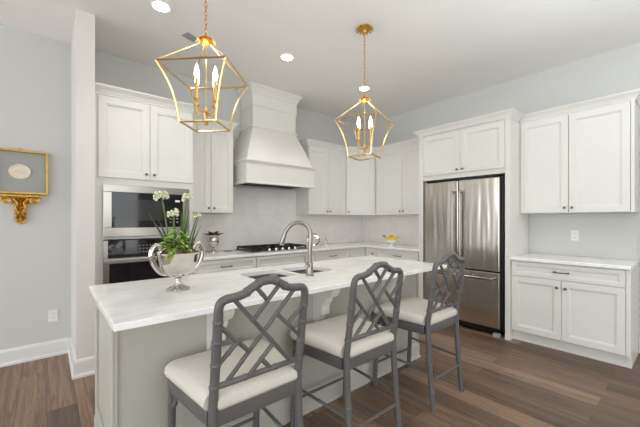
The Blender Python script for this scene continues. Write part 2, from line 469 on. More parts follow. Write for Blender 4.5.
rb = base('white two-door base cabinet standing alone at right of the refrigerator', (3.885, 1.315, 0), R90, .92, .595,
     [('drawer', .004, .916, .72, .872, .453), ('door', .004, .450, .12, .714, .418, .642), ('door', .454, .916, .12, .714, .487, .642)])
obj('end_panel', MB().box((.92, .0, .115), (.95, .595, .884)), M['cab'], rb, bevel=.001)
obj('end_plinth', MB().box((.92, .063, 0), (.95, .595, .115)), M['cab'], rb)

# --- counters and backsplash
def slab(outer, holes, z0, z1, ch=.003):
    mb = MB(); bm = mb.bm
    def off(l, d):       # shrink a counter-clockwise loop by d
        out = []; n = len(l)
        for i in range(n):
            a, b, c = Vector(l[i - 1]), Vector(l[i]), Vector(l[(i + 1) % n])
            n1 = Vector((-(b - a).y, (b - a).x)).normalized(); n2 = Vector((-(c - b).y, (c - b).x)).normalized()
            m = (n1 + n2).normalized(); out.append(b + m * d / max(.3, m.dot(n1)))
        return out
    levels = [(off(outer, ch), z1), (outer, z1 - ch), (outer, z0 + ch), (off(outer, ch), z0)]
    O = [[bm.verts.new((p[0], p[1], z)) for p in l] for l, z in levels]
    n = len(outer)
    for k in range(3):
        for i in range(n): bm.faces.new((O[k][i], O[k][(i + 1) % n], O[k + 1][(i + 1) % n], O[k + 1][i]))
    H = []
    for h in holes:
        a = [bm.verts.new((p[0], p[1], z1)) for p in h]; b = [bm.verts.new((p[0], p[1], z0)) for p in h]; H.append((a, b))
        for i in range(len(h)): bm.faces.new((a[i], a[(i + 1) % len(h)], b[(i + 1) % len(h)], b[i]))
    for lv, k in ((0, 0), (3, 1)):
        es = []
        for l in [O[lv]] + [h[k] for h in H]:
            for i in range(len(l)):
                e = bm.edges.get((l[i], l[(i + 1) % len(l)])) or bm.edges.new((l[i], l[(i + 1) % len(l)])); es.append(e)
        bmesh.ops.triangle_fill(bm, use_beauty=True, use_dissolve=False, edges=es)
    return mb
def rrect(x0, y0, x1, y1, r, n=5):
    out = []
    for cx, cy, a0 in ((x1 - r, y0 + r, -90), (x1 - r, y1 - r, 0), (x0 + r, y1 - r, 90), (x0 + r, y0 + r, 180)):
        for k in range(n + 1):
            a = math.radians(a0 + 90 * k / n); out.append((cx + r * math.cos(a), cy + r * math.sin(a)))
    return out
o = obj('perimeter_countertop', slab([(1.17, 3.42), (3.86, 3.42), (3.86, 2.447), (4.488, 2.447), (4.488, 4.045), (1.17, 4.045)], [],  .885, .915), M['quartz_plain'])
tag(o, 'white L-shaped stone countertop along the back wall holding the cooktop', 'countertop')
o = obj('side_countertop', slab([(3.86, .362), (4.488, .362), (4.488, 1.314), (3.86, 1.314)], [],   .885, .915), M['quartz_plain'])
tag(o, 'short white stone countertop on the separate base cabinet at right', 'countertop')
o = obj('backsplash', MB().prism([(1.17, 4.047, .916), (4.477, 4.047, .916), (4.477, 2.447, .916), (4.489, 2.447, .916), (4.489, 4.059, .916), (1.17, 4.059, .916)], (0, 0, .482)), M['splash'])
tag(o, 'glossy pale grey backsplash in the corner behind the back counter', 'backsplash')
o = obj('backsplash', MB().box((1.77, 4.047, 1.399), (2.962, 4.059, 1.775)), M['splash'])
tag(o, 'glossy pale grey backsplash panel on the wall right under the range hood', 'backsplash')
o = obj('backsplash', MB().box((4.477, .37, .916), (4.489, 1.314, 1.393)), M['wall'])
tag(o, 'pale grey backsplash above the short side counter at right', 'backsplash')

# ------------------------------------------------------------------ range hood
hd = thing('range_hood', 'white wooden range hood with flared canopy rising to the ceiling', 'range hood', (2.35, 4.05, 1.78))
x0, x1, yf, yb = 1.83, 2.88, 3.51, 4.046
mb = MB()
mb.box((x0, yf, 1.79), (x1, yf + .03, 2.03)); mb.box((x0, yf + .03, 1.79), (x0 + .03, yb, 2.03)); mb.box((x1 - .03, yf + .03, 1.79), (x1, yb, 2.03))
obj('lower_band', mb, M['cab'], hd, world=True)
P3 = lambda a, b, f: [(a, yb), (a, f), (b, f), (b, yb)]
obj('ledge_moulding', MB().sweep(P3(x0, x1, yf), [(-.03, 2.015), (.004, 2.015), (.010, 2.03), (.022, 2.042), (.026, 2.046), (.026, 2.06), (-.03, 2.06)]), M['cab'], hd, world=True)
obj('bottom_lip', MB().sweep(P3(x0, x1, yf), [(-.03, 1.772), (.014, 1.772), (.014, 1.786), (.004, 1.80), (-.002, 1.80), (-.03, 1.80)]), M['cab'], hd, world=True)
tp = MB(); loops = []
for k in range(9):
    t = k / 8; s = t - .12 * math.sin(PI * t) * .35
    a = x0 + .012 + (2.03 - x0 - .012) * s; b = x1 - .012 + (2.712 - x1 + .012) * s; f = yf + .012 + (3.72 - yf - .012) * s; z = 2.06 + .47 * t
    loops.append([(a, yb, z), (a, f, z), (b, f, z), (b, yb, z)])
obj('flared_canopy', tp.rings(loops), M['cab'], hd, smooth=True, world=True, angle=30)
obj('chimney', MB().box((2.03, 3.72, 2.53), (2.712, yb, 3.085)), M['cab'], hd, world=True)
obj('neck_moulding', MB().sweep(P3(2.03, 2.712, 3.72), [(-.01, 2.52), (.004, 2.52), (.02, 2.535), (.022, 2.55), (.004, 2.56), (-.01, 2.56)]), M['cab'], hd, world=True)
obj('crown_moulding', MB().sweep(P3(2.03, 2.712, 3.72), [(-.005, 2.815), (.010, 2.815), (.012, 2.83), (.012, 2.97), (.02, 2.98), (.03, 3.01), (.055, 3.05), (.062, 3.055), (.066, 3.086), (-.005, 3.086)]), M['cab'], hd, world=True)
mb = MB().box((x0 + .032, yf + .032, 1.80), (x1 - .032, yb, 1.84))
for k in range(5): mb.box((x0 + .2 + k * .135, yf + .08, 1.792), (x0 + .32 + k * .135, yb - .08, 1.80))
obj('filter_insert', mb, M['iron'], hd, world=True)

# ------------------------------------------------------------------ microwave and oven
mw = thing('microwave', 'built-in stainless microwave above the oven in the tall cabinet', 'microwave', (.752, 3.44, 1.165))
obj('housing', MB().box((.388, 3.44, 1.18), (1.117, 3.98, 1.63)), M['black'], mw, world=True)
mb = MB()
for a, b in (((.379, 3.405, 1.167), (1.125, 3.438, 1.25)), ((.379, 3.405, 1.575), (1.125, 3.438, 1.64)), ((.379, 3.405, 1.25), (.444, 3.438, 1.575)), ((1.06, 3.405, 1.25), (1.125, 3.438, 1.575))): mb.box(a, b)
obj('trim_frame', mb, M['steel_plain'], mw, world=True, bevel=.003)
dr = obj('door', MB().box((.444, 3.408, 1.25), (.895, 3.438, 1.575)), M['blackglass'], mw, world=True)
obj('door_window', MB().box((.512, 3.4065, 1.315), (.868, 3.409, 1.51)), M['grayglass'], dr, world=True)
cp = obj('control_panel', MB().box((.895, 3.408, 1.25), (1.06, 3.438, 1.575)), M['blackglass'], mw, world=True)
mb = MB()
for i in range(4):
    for j in range(3): mb.box((.93 + j * .032, 3.4055, 1.29 + i * .035), (.95 + j * .032, 3.4085, 1.305 + i * .035))
obj('keypad', mb, M['slot'], cp, world=True)
obj('display', MB().box((.985, 3.4055, 1.50), (1.03, 3.4085, 1.52)), mat('lit_microwave_display', (210, 215, 220), .4, var=0, emit=(215, 222, 230), estr=.15), cp, world=True)

ov = thing('wall_oven', 'built-in stainless wall oven below the microwave, partly behind the island', 'oven', (.752, 3.44, .45))
obj('housing', MB().box((.388, 3.44, .45), (1.117, 3.98, 1.135)), M['black'], ov, world=True)
cp = obj('control_panel', MB().box((.414, 3.408, .985), (1.125, 3.438, 1.135)), M['blackglass'], ov, world=True)
mb = MB()
for i in range(3):
    for j in range(4): mb.box((.66 + j * .03, 3.4055, 1.015 + i * .03), (.675 + j * .03, 3.4085, 1.025 + i * .03))
obj('keypad', mb, M['slot'], cp, world=True)
obj('display', MB().box((.82, 3.4055, 1.04), (.93, 3.4085, 1.09)), M['grayglass'], cp, world=True)
obj('side_trim', MB().box((.379, 3.406, .45), (.414, 3.438, 1.135)), M['steel_plain'], ov, world=True)
d = obj('door', MB().box((.414, 3.41, .47), (1.125, 3.438, .975)), M['steel_plain'], ov, world=True)
obj('door_glass', MB().box((.425, 3.4075, .50), (1.115, 3.411, .955)), M['blackglass'], d, world=True)
hb = MB().box((.376, 3.352, .928), (1.124, 3.376, .972), .006)
for x in (.41, 1.09): hb.box((x - .012, 3.376, .94), (x + .012, 3.41, .96))
obj('handle', hb, M['steel_plain'], d, world=True)

# ------------------------------------------------------------------ refrigerator
fr = thing('refrigerator', 'stainless french-door refrigerator with bottom freezer drawer', 'refrigerator', (4.15, 1.88, 0))
fy0, fy1 = 1.418, 2.342
obj('cabinet_shell', MB().box((3.905, fy0 - .018, .06), (4.46, fy1 + .01, 1.815)), M['black'], fr, world=True)
for nm, a, b, hy in (('door', 1.893, fy1, 1.938), ('door', fy0, 1.885, 1.846)):
    d = obj(nm, MB().box((3.84, a, .735), (3.90, b, 1.803), .008), M['fridge'], fr, world=True)
    hb = MB().tube(smoothpath([(3.838, hy, 1.66), (3.80, hy, 1.665), (3.785, hy, 1.64), (3.783, hy, 1.4), (3.783, hy, 1.1), (3.785, hy, .83), (3.80, hy, .805), (3.838, hy, .81)], 5), .0155, 10)
    obj('handle', hb, M['nickel'], d, smooth=True, world=True)
d = obj('freezer_drawer', MB().box((3.84, fy0, .095), (3.90, fy1, .722), .008), M['fridge'], fr, world=True)
hb = MB().tube(smoothpath([(3.838, 2.27, .655), (3.80, 2.265, .655), (3.785, 2.24, .655), (3.783, 1.88, .655), (3.785, 1.52, .655), (3.80, 1.495, .655), (3.838, 1.49, .655)], 5), .0155, 10)
obj('handle', hb, M['nickel'], d, smooth=True, world=True)
obj('badge', MB().box((3.837, 1.835, .165), (3.842, 1.905, .18)), M['silver'], d, world=True)
mb = MB().box((3.90, fy0 + .02, .012), (3.95, fy1 - .02, .09))
obj('base_grille', mb, M['black'], fr, world=True)
for y in (fy0 + .04, fy1 - .04):
    obj('foot', MB().box((3.855, y - .035, 0), (3.90, y + .035, .035)), M['vent'], fr, world=True)
obj('hinge_cover', MB().box((3.86, fy0 + .02, 1.815), (4.1, fy1 - .02, 1.83)), M['black'], fr, world=True)

# ------------------------------------------------------------------ gas cooktop
ck = thing('gas_cooktop', 'black gas cooktop with steel knobs set on the back counter under the hood', 'cooktop', (2.35, 3.73, .915))
obj('pan', MB().box((1.895, 3.47, .916), (2.81, 3.985, .930), .003), M['steel_plain'], ck, world=True)
obj('burner_deck', MB().box((1.925, 3.545, .9305), (2.78, 3.975, .936)), M['black'], ck, world=True)
for cx in (2.07, 2.35, 2.63):
    for cy in ((3.66, 3.87) if cx != 2.35 else (3.78,)):
        obj('burner', MB().lathe([(.001, 0), (.045, 0), (.045, .012), (.03, .014), (.03, .02), (.001, .022)], (cx, cy, .936), 16), M['iron'], ck, smooth=True, world=True)
for i in range(3):
    a = 1.93 + i * .285; b = a + .275; mb = MB()
    for x in (a + .008, b - .008): mb.box((x - .007, 3.55, .955), (x + .007, 3.97, .973))
    for y in (3.557, 3.76, 3.963): mb.box((a, y - .007, .955), (b, y + .007, .973))
    mb.box(((a + b) / 2 - .006, 3.55, .957), ((a + b) / 2 + .006, 3.97, .975))
    for x in (a + .008, b - .008):
        for y in (3.557, 3.963): mb.box((x - .008, y - .008, .936), (x + .008, y + .008, .957))
    obj('grate', mb, M['iron'], ck, world=True)
for k in range(5):
    obj('knob', MB().lathe([(.001, 0), (.024, 0), (.024, .006), (.019, .008), (.017, .03), (.001, .032)], (2.15 + k * .1, 3.508, .930), 16), M['knobsteel'], ck, smooth=True, world=True)

# ------------------------------------------------------------------ island
IX0, IX1, IY0, IY1 = .235, 2.715, 1.74, 2.385
isl = thing('kitchen_island', 'pale greige island base with corbels under its overhanging stone top', 'island', ((IX0 + IX1) / 2, (IY0 + IY1) / 2, 0))
obj('seating_panel', MB().box((IX0 + .02, IY0, 0), (IX1 - .02, IY0 + .02, .884)), M['island'], isl, world=True)
for xx in (IX0, IX1 - .02):
    obj('end_panel', MB().box((xx, IY0, 0), (xx + .02, IY1, .884)), M['island'], isl, world=True)
obj('work_side_panel', MB().box((IX0 + .02, IY1 - .02, .1), (IX1 - .02, IY1, .884)), M['island'], isl, world=True)
for k in range(5):
    a = IX0 + .03 + k * .486; fp = front_panel(0, .476, .12, .87)
    obj('door', turned(fp, (a + .476, IY1 + .021, 0), PI), M['island'], isl, world=True)
for x in (IX0, IX1 - .014): obj('corner_stile', MB().box((x, IY0 - .012, .14), (x + .014, IY0, .884)), M['island'], isl, world=True, bevel=.003)
es = MB()
ex = IX0 - .012
es.box((ex, IY0 - .012, .14), (IX0, IY0 + .06, .884)); es.box((ex, IY1 - .065, .14), (IX0, IY1, .884))
es.box((ex, IY0 + .06, .80), (IX0, IY1 - .065, .884)); es.box((ex, IY0 + .06, .14), (IX0, IY1 - .065, .21))
obj('end_frame', es, M['island'], isl, world=True, bevel=.003)
obj('base_moulding', MB().sweep([(IX0, IY1), (IX0, IY0), (IX1, IY0), (IX1, IY1)], [(0, 0), (.024, 0), (.024, .015), (.016, .022), (.016, .115), (.012, .13), (.004, .142), (0, .142)]), M['island'], isl, world=True)
cpoly = [(0, .884), (-.215, .884), (-.215, .866), (-.205, .862), (-.198, .835), (-.178, .81), (-.150, .797), (-.130, .79), (-.125, .768), (-.108, .75), (-.098, .735), (-.098, .70), (-.092, .672), (-.072, .664), (-.050, .655), (-.045, .628), (-.034, .61), (0, .60)]
for cx in (.70, 1.455, 2.20):
    mb = MB().prism([(cx - .035, IY0 + y, z) for y, z in cpoly], (.07, 0, 0))
    obj('corbel', mb, M['cab'], isl, world=True, bevel=.003)
SX = [(1.085, 1.425), (1.455, 1.785)]; SY = (1.90, 2.235)
holes = [rrect(a, SY[0], b, SY[1], .06) for a, b in SX]
o = obj('island_countertop', slab([(.196, 1.46), (2.76, 1.46), (2.76, 2.416), (.196, 2.416)], holes, .885, .915), M['quartz'])
tag(o, 'large white veined stone countertop on the island', 'countertop')

sk = thing('kitchen_sink', 'double-bowl steel sink set under the island countertop', 'sink', (1.435, 2.07, .885))
for a, b in SX:
    o_ = rrect(a - .008, SY[0] - .008, b + .008, SY[1] + .008, .065); i_ = rrect(a + .012, SY[0] + .012, b - .012, SY[1] - .012, .055)
    L = lambda l, z: [(p[0], p[1], z) for p in l]
    q = rrect(a + .03, SY[0] + .03, b - .03, SY[1] - .03, .04)
    mb = MB().rings([L(o_, .7), L(o_, .884), L(rrect(a - .002, SY[0] - .002, b + .002, SY[1] + .002, .06), .884), L(rrect(a, SY[0], b, SY[1], .06), .87), L(i_, .74), L(q, .715)])
    bw = obj('bowl', mb, M['sinksteel'], sk, smooth=True, world=True)
    obj('drain', MB().lathe([(.001, 0), (.04, 0), (.04, .004), (.03, .002), (.001, .002)], ((a + b) / 2, (SY[0] + SY[1]) / 2, .7155), 16), M['silver'], bw, smooth=True, world=True)

fa = thing('kitchen_faucet', 'brushed nickel gooseneck faucet standing beside the island sink', 'faucet', (1.462, 1.828, .915))
obj('base', MB().lathe([(.001, 0), (.031, 0), (.031, .006), (.025, .01), (.023, .09), (.019, .10), (.001, .10)], (0, 0, .001), 18), M['nickel'], fa, smooth=True)
neck = [(0, 0, .09), (.002, -.001, .20), (.004, -.002, .29), (-.002, .003, .335), (-.025, .022, .372), (-.066, .054, .388), (-.105, .084, .370), (-.132, .106, .33), (-.145, .116, .295)]
obj('neck', MB().tube(smoothpath(neck, 6), .0155, 12), M['nickel'], fa, smooth=True)
obj('spray_head', MB().tube([(-.144, .115, .298), (-.150, .120, .275), (-.160, .128, .235), (-.163, .130, .222)], [.0165, .018, .019, .016], 12), M['nickel'], fa, smooth=True)
hm = MB().tube([(0, 0, .075), (-.03, -.012, .075), (-.05, -.02, .077)], [.015, .015, .013], 10)
hm.tube([(-.045, -.018, .077), (-.06, -.02, .11), (-.068, -.02, .15)], [.007, .006, .006], 8)
obj('lever', hm, M['nickel'], fa, smooth=True)

# ------------------------------------------------------------------ stools
ch = thing('counter_stool', 'x', 'stool', (0, 0, 0), 0, 'grey bamboo-style stools at the island')
Wb = .203
def bamboo(p0, p1, r, nodes, n=None, bulge=1.16):
    """straight bamboo pole: radius swells at the node positions (0..1)"""
    p0, p1 = Vector(p0), Vector(p1); L = (p1 - p0).length
    ts = {0.0, 1.0}
    for q in nodes:
        for d in (-.016, -.007, 0, .007, .016): ts.add(min(1, max(0, q + d / L)))
    ts = sorted(ts); pts = [p0.lerp(p1, t) for t in ts]; rr = []
    for t in ts:
        k = min([abs(t - q) * L for q in nodes] + [9])
        rr.append(r * (bulge if k < .002 else bulge - .03 if k < .008 else 1))
    return pts, rr
lean = lambda z: (.047 - .138 * (z - .58)) if z > .6 else (.0444 * math.sin(min(1, z / .6) * 1.45) / math.sin(1.45))         # back posts lean away from the island
def ringed(pts, r, nodes, bulge=1.15):
    """path + radii with thin bamboo rings at the given arc-length fractions"""
    pts = [Vector(p) for p in pts]; acc = [0]
    for i in range(1, len(pts)): acc.append(acc[-1] + (pts[i] - pts[i - 1]).length)
    L = acc[-1]; extra = []
    for q in nodes:
        for d, k in ((-.0075, 1), (-.005, bulge - .02), (-.0015, bulge), (.0015, bulge), (.005, bulge - .02), (.0075, 1)):
            t = q * L + d
            if 0 < t < L: extra.append((t, k))
    base_ = [(a, 1) for a in acc if all(abs(a - q * L) > .009 for q in nodes)]
    out = []; rr = []
    for t, k in sorted(base_ + extra):
        i = max(j for j in range(len(acc)) if acc[j] <= t + 1e-9); i = min(i, len(acc) - 2)
        f = (t - acc[i]) / max(1e-9, acc[i + 1] - acc[i]); out.append(pts[i].lerp(pts[i + 1], f)); rr.append(r * k)
    return out, rr
def bamboo(p0, p1, r, nodes): return ringed([p0, p1], r, nodes)
# rear legs and back posts, one bent pole each
for s in (-1, 1):
    pts = []
    for i in range(25):
        z = .968 * i / 24
        x = s * (Wb + .006 * max(0, (.6 - z)) / .6)
        y = lean(z)
        pts.append((x, y, z))
    p, r = ringed(pts, .0185, (.13, .33, .70, .79, .885, .965))
    obj('leg', MB().tube(p, r, 12), M['chair'], ch, smooth=True)
# crest rail
half = [(-Wb, .962), (-Wb, .988), (-Wb + .007, 1.008), (-Wb + .027, 1.019), (-.135, 1.023), (-.10, 1.031), (-.068, 1.050), (-.035, 1.066), (0, 1.071)]
crest = half + [(-x, z) for x, z in half[-2::-1]]
cpts = smoothpath([(x, lean(z), z) for x, z in crest], 5)
p, r = ringed(cpts, .0175, (.31, .42, .58, .69)); obj('crest_rail', MB().tube(p, r, 12), M['chair'], ch, smooth=True)
# lower back rail
p, r = bamboo((-Wb, lean(.675), .675), (Wb, lean(.675), .675), .0125, (.32, .68)); obj('back_rail', MB().tube(p, r, 10), M['chair'], ch, smooth=True)
fret = [((-.148, 1.018), (.150, .68), (.3, .62)), ((.150, 1.018), (-.148, .68), (.28, .5, .8)),
        ((.062, 1.05), (-.052, .915), (.5,)), ((-.052, 1.05), (.008, .985), ()),
        ((-Wb, .925), (-.065, .785), (.6,)), ((-.118, .838), (-Wb, .755), (.45,)),
        ((.062, .915), (Wb, .78), (.5,)), ((Wb, .94), (.118, .862), (.5,)),
        ((.052, .79), (-.055, .68), (.5,)), ((-.004, .735), (.045, .68), ())]
for i, (a, b, nd) in enumerate(fret):
    off = .006 if i in (1,) else -.002
    p, r = bamboo((a[0], lean(a[1]) + off, a[1]), (b[0], lean(b[1]) + off, b[1]), .0098, nd or (.5,))
    obj('fret_bar', MB().tube(p, r, 8), M['chair'], ch, smooth=True)
# seat frame (trapezoid) and cushion
F = .258; DY = .50
def trap(ins, z, ybk=.040, rf=.05, a=Wb - .008):
    # narrow between the back posts, then widening to the rounded front corners
    a, b, c = a - ins, F - ins, Wb + .016 - ins; y0, y1 = ybk + ins * .5, DY - ins
    out = [(-c, .069, z), (-a, .066, z), (-a, y0, z), (a, y0, z), (a, .066, z), (c, .069, z)]
    for k in range(6):
        t = k / 5 * PI / 2; out.append((b - rf + rf * math.cos(t), y1 - rf + rf * math.sin(t), z))
    for k in range(6):
        t = PI / 2 + k / 5 * PI / 2; out.append((-b + rf + rf * math.cos(t), y1 - rf + rf * math.sin(t), z))
    return out
obj('seat_frame', MB().rings([trap(.002, .512), trap(0, .515), trap(0, .569), trap(.004, .573)]), M['chair'], ch, smooth=True, angle=50)
def cush(ins, z): return trap(ins, z, .036, .055, Wb - .024)
obj('seat_cushion', MB().rings([cush(.008, .574), cush(-.006, .580), cush(-.012, .594), cush(-.010, .616), cush(.002, .632), cush(.022, .641), cush(.06, .645), cush(.12, .647)]), M['linen'], ch, smooth=True, angle=60)
# front legs
for s in (-1, 1):
    p, r = bamboo((s * (F - .026), DY - .03, .513), (s * (F - .024), DY - .002, 0), .0185, (.12, .42, .78))
    obj('leg', MB().tube(p, r, 12), M['chair'], ch, smooth=True)
    # curled corner bracket under the seat
    x = s * (F - .026); y = DY - .03
    b = MB().tube(smoothpath([(x, y - .012, .435), (x, y - .035, .44), (x, y - .05, .46), (x, y - .042, .48), (x, y - .055, .50), (x, y - .085, .495), (x, y - .09, .512)], 5), .0085, 8)
    b.ball((x, y - .043, .453), .013)
    obj('corner_bracket', b, M['chair'], ch, smooth=True)
def stretch(a, b): 
    p, r = bamboo(a, b, .0095, (.5,)); obj('stretcher', MB().tube(p, r, 8), M['chair'], ch, smooth=True)
stretch((-Wb, lean(.195), .195), (Wb, lean(.195), .195))
stretch((-(F - .025), DY - .018, .18), (F - .025, DY - .018, .18))
for s in (-1, 1): stretch((s * (Wb + .002), lean(.262), .262), (s * (F - .025), DY - .02, .272))
ch.location = (.692, 1.166, 0); ch.rotation_euler = (0, 0, 0)
ch['label'] = 'grey bamboo-style counter stool nearest the camera, at the left end of the island'
dup(ch, (1.424, 1.166, 0), .0, 'middle grey bamboo-style counter stool at the island, between two others')
dup(ch, (2.236, 1.172, 0), .0, 'grey bamboo-style counter stool farthest right, nearest the refrigerator')

# ------------------------------------------------------------------ pendant lanterns
def pendant(loc, rz, label):
    p = thing('pendant_lantern', label, 'pendant light', loc, rz, 'gold lantern pendants over the island')
    # local origin on the ceiling, everything hangs below
    zt, zb, zc = 2.222 - CZ, 1.900 - CZ, 2.425 - CZ
    RT, RB = .286, .156
    cn = MB().lathe([(.001, 0), (.062, 0), (.064, -.008), (.05, -.02), (.02, -.03), (.012, -.045), (.001, -.046)], (0, 0, 0), 20)
    for k in range(14):
        a = 2 * PI * k / 14; cn.leaf((.05 * math.cos(a), .05 * math.sin(a), -.012), (math.cos(a), math.sin(a), -.25), .04, .010, .1)
    obj('ceiling_canopy', cn, M['gold_old'], p, smooth=True)
    top = -.045; bot = zc + .055; n = int((top - bot) / .026); step = (top - bot) / n
    mb = MB()
    for i in range(n):
        z = top - step * (i + .5); h = step * .68; w = .0085; a = PI / 2 * (i % 2)
        pts = []
        for k in range(10):
            t = 2 * PI * k / 10; q = w * math.cos(t); pts.append((q * math.cos(a), q * math.sin(a), z + h * math.sin(t)))
        mb.tube(pts, .0024, 5, closed=True)
    obj('chain', mb, M['gold_old'], p, smooth=True)
    cap = MB().lathe([(.001, .055), (.006, .055), (.008, .03), (.03, .018), (.036, .0), (.028, -.01), (.012, -.02), (.001, -.021)], (0, 0, zc), 18)
    for k in range(12):
        a = 2 * PI * k / 12; cap.leaf((.015 * math.cos(a), .015 * math.sin(a), zc + .018), (math.cos(a), math.sin(a), -.1), .045, .012, .35)
    obj('leaf_cap', cap, M['gold_old'], p, smooth=True)
    ct = [(RT * math.cos(PI / 2 * k), RT * math.sin(PI / 2 * k)) for k in range(4)]
    cb = [(RB * math.cos(PI / 2 * k), RB * math.sin(PI / 2 * k)) for k in range(4)]
    fr_ = MB()
    def bar(a, b, r): fr_.tube([a, b], r, 4)
    for k in range(4):
        a, b = ct[k], ct[(k + 1) % 4]; bar((*a, zt), (*b, zt), .0066)
        a, b = cb[k], cb[(k + 1) % 4]; bar((*a, zb), (*b, zb), .0066)
        q = smoothpath([(*ct[k], zt), (.80 * ct[k][0] * .97, .80 * ct[k][1] * .97, zt - .10), (.62 * ct[k][0], .62 * ct[k][1], zt - .215), (*cb[k], zb)], 6)
        fr_.tube(q, .0056, 4)
    obj('cage_frame', fr_, M['gold'], p)
    ar = MB()
    for k in range(4): ar.tube([(.02 * math.cos(PI / 2 * k), .02 * math.sin(PI / 2 * k), zc - .005), (*ct[k], zt)], .0028, 6)
    obj('hanging_arms', ar, M['gold'], p, smooth=True)
    sm = MB().tube([(0, 0, zc - .01), (0, 0, 1.99 - CZ)], .0045, 8)
    sm.lathe([(.001, .03), (.012, .028), (.02, .01), (.024, 0), (.014, -.02), (.008, -.04), (.014, -.05), (.018, -.062), (.012, -.076), (.001, -.08)], (0, 0, 1.985 - CZ), 16)
    obj('stem', sm, M['gold'], p, smooth=True)
    for k in range(4):
        a = PI / 2 * k + .427; cx, cy = .075 * math.cos(a), .075 * math.sin(a); zz = 2.04 - CZ
        c = obj('candle_arm', MB().tube(smoothpath([(0, 0, zz - .04), (.5 * cx, .5 * cy, zz - .06), (cx, cy, zz - .035), (cx, cy, zz)], 5), .0045, 6).lathe([(.001, -.005), (.012, -.004), (.022, .006), (.022, .010), (.001, .011)], (cx, cy, zz), 14), M['gold'], p, smooth=True)
        obj('candle_sleeve', MB().lathe([(.001, 0), (.010, 0), (.010, .115), (.001, .116)], (cx, cy, zz + .011), 12), M['candle'], c, smooth=True)
        obj('bulb', MB().lathe([(.001, 0), (.008, .002), (.015, .025), (.013, .05), (.006, .078), (.001, .092)], (cx, cy, zz + .127), 12), M['flame'], c, smooth=True)
    ld = bpy.data.lights.new('candle_glow', 'POINT'); ld.energy = GLOW_POWER; ld.color = GLOW_COLOR; ld.shadow_soft_size = .06
    lo = bpy.data.objects.new('candle_glow', ld); C.objects.link(lo); lo.parent = p; lo.location = (0, 0, 2.32 - CZ)
    return p
pendant((.750, 1.968, CZ), 0, 'gold cage lantern pendant hanging nearer, above the silver bowl')
pendant((2.225, 1.975, CZ), math.radians(-28), 'gold cage lantern pendant hanging farther away, near the corner cabinets')

# ------------------------------------------------------------------ recessed lights and vent
for i, (x, y, lab) in enumerate(((.717, 2.868, 'recessed ceiling light nearest the oven tower and wing wall'), (1.983, 2.878, 'recessed ceiling light in front of the range hood'),
                                 (3.246, 2.888, 'recessed ceiling light behind the chain of the farther pendant'), (3.30, .45, 'recessed ceiling light cut by the top edge, near the right wall'))):
    r = thing('recessed_light', 'white ' + lab, 'ceiling light', (x, y, CZ), 0, 'recessed ceiling lights')
    obj('trim_ring', MB().lathe([(.062, -.001), (.09, -.001), (.092, -.004), (.085, -.010), (.066, -.008), (.062, -.005)], (0, 0, 0), 28), M['white'], r, smooth=True)
    obj('lens', MB().lathe([(.001, -.001), (.0615, -.001), (.0615, -.006), (.001, -.0065)], (0, 0, 0), 28), M['canlens'], r, smooth=True)
    ld = bpy.data.lights.new('downlight', 'SPOT'); ld.energy = CAN_POWER; ld.color = CAN_COLOR; ld.spot_size = math.radians(110); ld.spot_blend = .8; ld.shadow_soft_size = .06
    lo = bpy.data.objects.new('downlight', ld); C.objects.link(lo); lo.parent = r; lo.location = (0, 0, -.02)
v = thing('ceiling_vent', 'small grey air vent in the ceiling behind the nearer pendant', 'vent', (1.055, 3.165, CZ), math.radians(20))
obj('frame', MB().box((-.07, -.045, -.008), (.07, .045, -.001), .002), M['vent'], v)
mb = MB()
for k in range(5): mb.box((-.06, -.034 + k * .0165, -.012), (.06, -.028 + k * .0165, -.008))
obj('louvre', mb, M['vent'], v)

# ------------------------------------------------------------------ outlets
def outlet(loc, rz, label):
    r = thing('wall_outlet', label, 'outlet', loc, rz, 'white wall outlets')
    obj('cover_plate', MB().box((-.036, -.006, -.058), (.036, -.0005, .058), .002), M['white'], r)
    for s in (-1, 1):
        so = obj('socket', MB().box((-.017, -.009, s * .022 - .014), (.017, -.006, s * .022 + .014), .002), M['white'], r)
        [obj('slot', MB().box((q - .0015, -.0095, s * .022 - .004), (q + .0015, -.0088, s * .022 + .006)), M['slot'], so) for q in (-.0075, .0075)]
outlet((.045, WY, .39), 0, 'white outlet low on the grey wall below the gilt bracket')
outlet((4.07 - .0, 4.047, 1.141), 0, 'white outlet on the backsplash near the room corner')
outlet((4.477, .871, 1.147), R90, 'white outlet above the short side counter at right')
outlet((.223 + .012, 2.06, .70), R90 + PI, 'white outlet on the left end panel of the island')

# ------------------------------------------------------------------ framed plaque and gilt bracket on the left wall
fx0, fx1, fz0, fz1 = -.372, .010, 1.560, 1.965
pf = thing('shadow_box_frame', 'gold-edged shadow box with an oval ivory plaque on the left wall', 'wall art', (-.181, WY, 1.56))
y0, y1 = 4.012, 4.056
mb = MB(); w = .018
mb.box((fx0, y0, fz0), (fx0 + w, y1, fz1)); mb.box((fx1 - w, y0, fz0), (fx1, y1, fz1)); mb.box((fx0 + w, y0, fz0), (fx1 - w, y1, fz0 + w)); mb.box((fx0 + w, y0, fz1 - w), (fx1 - w, y1, fz1))
obj('frame', mb, M['gold_frame'], pf, world=True, bevel=.002)
obj('backing', MB().box((fx0 + w, 4.046, fz0 + w), (fx1 - w, 4.055, fz1 - w)), M['frameback'], pf, world=True)
mb = MB(); L0 = []
for r_, yy in ((.0, 0), (1, 0), (1, -.008), (.93, -.012), (.86, -.009), (.5, -.011), (.001, -.012)):
    r_ = max(r_, .001); L0.append([(-.19 + .077 * r_ * math.cos(2 * PI * k / 32), 4.046 + yy, 1.766 + .070 * r_ * math.sin(2 * PI * k / 32)) for k in range(32)])
pq = obj('oval_plaque', mb.rings(L0), M['plaster'], pf, smooth=True, world=True)
mb = MB()
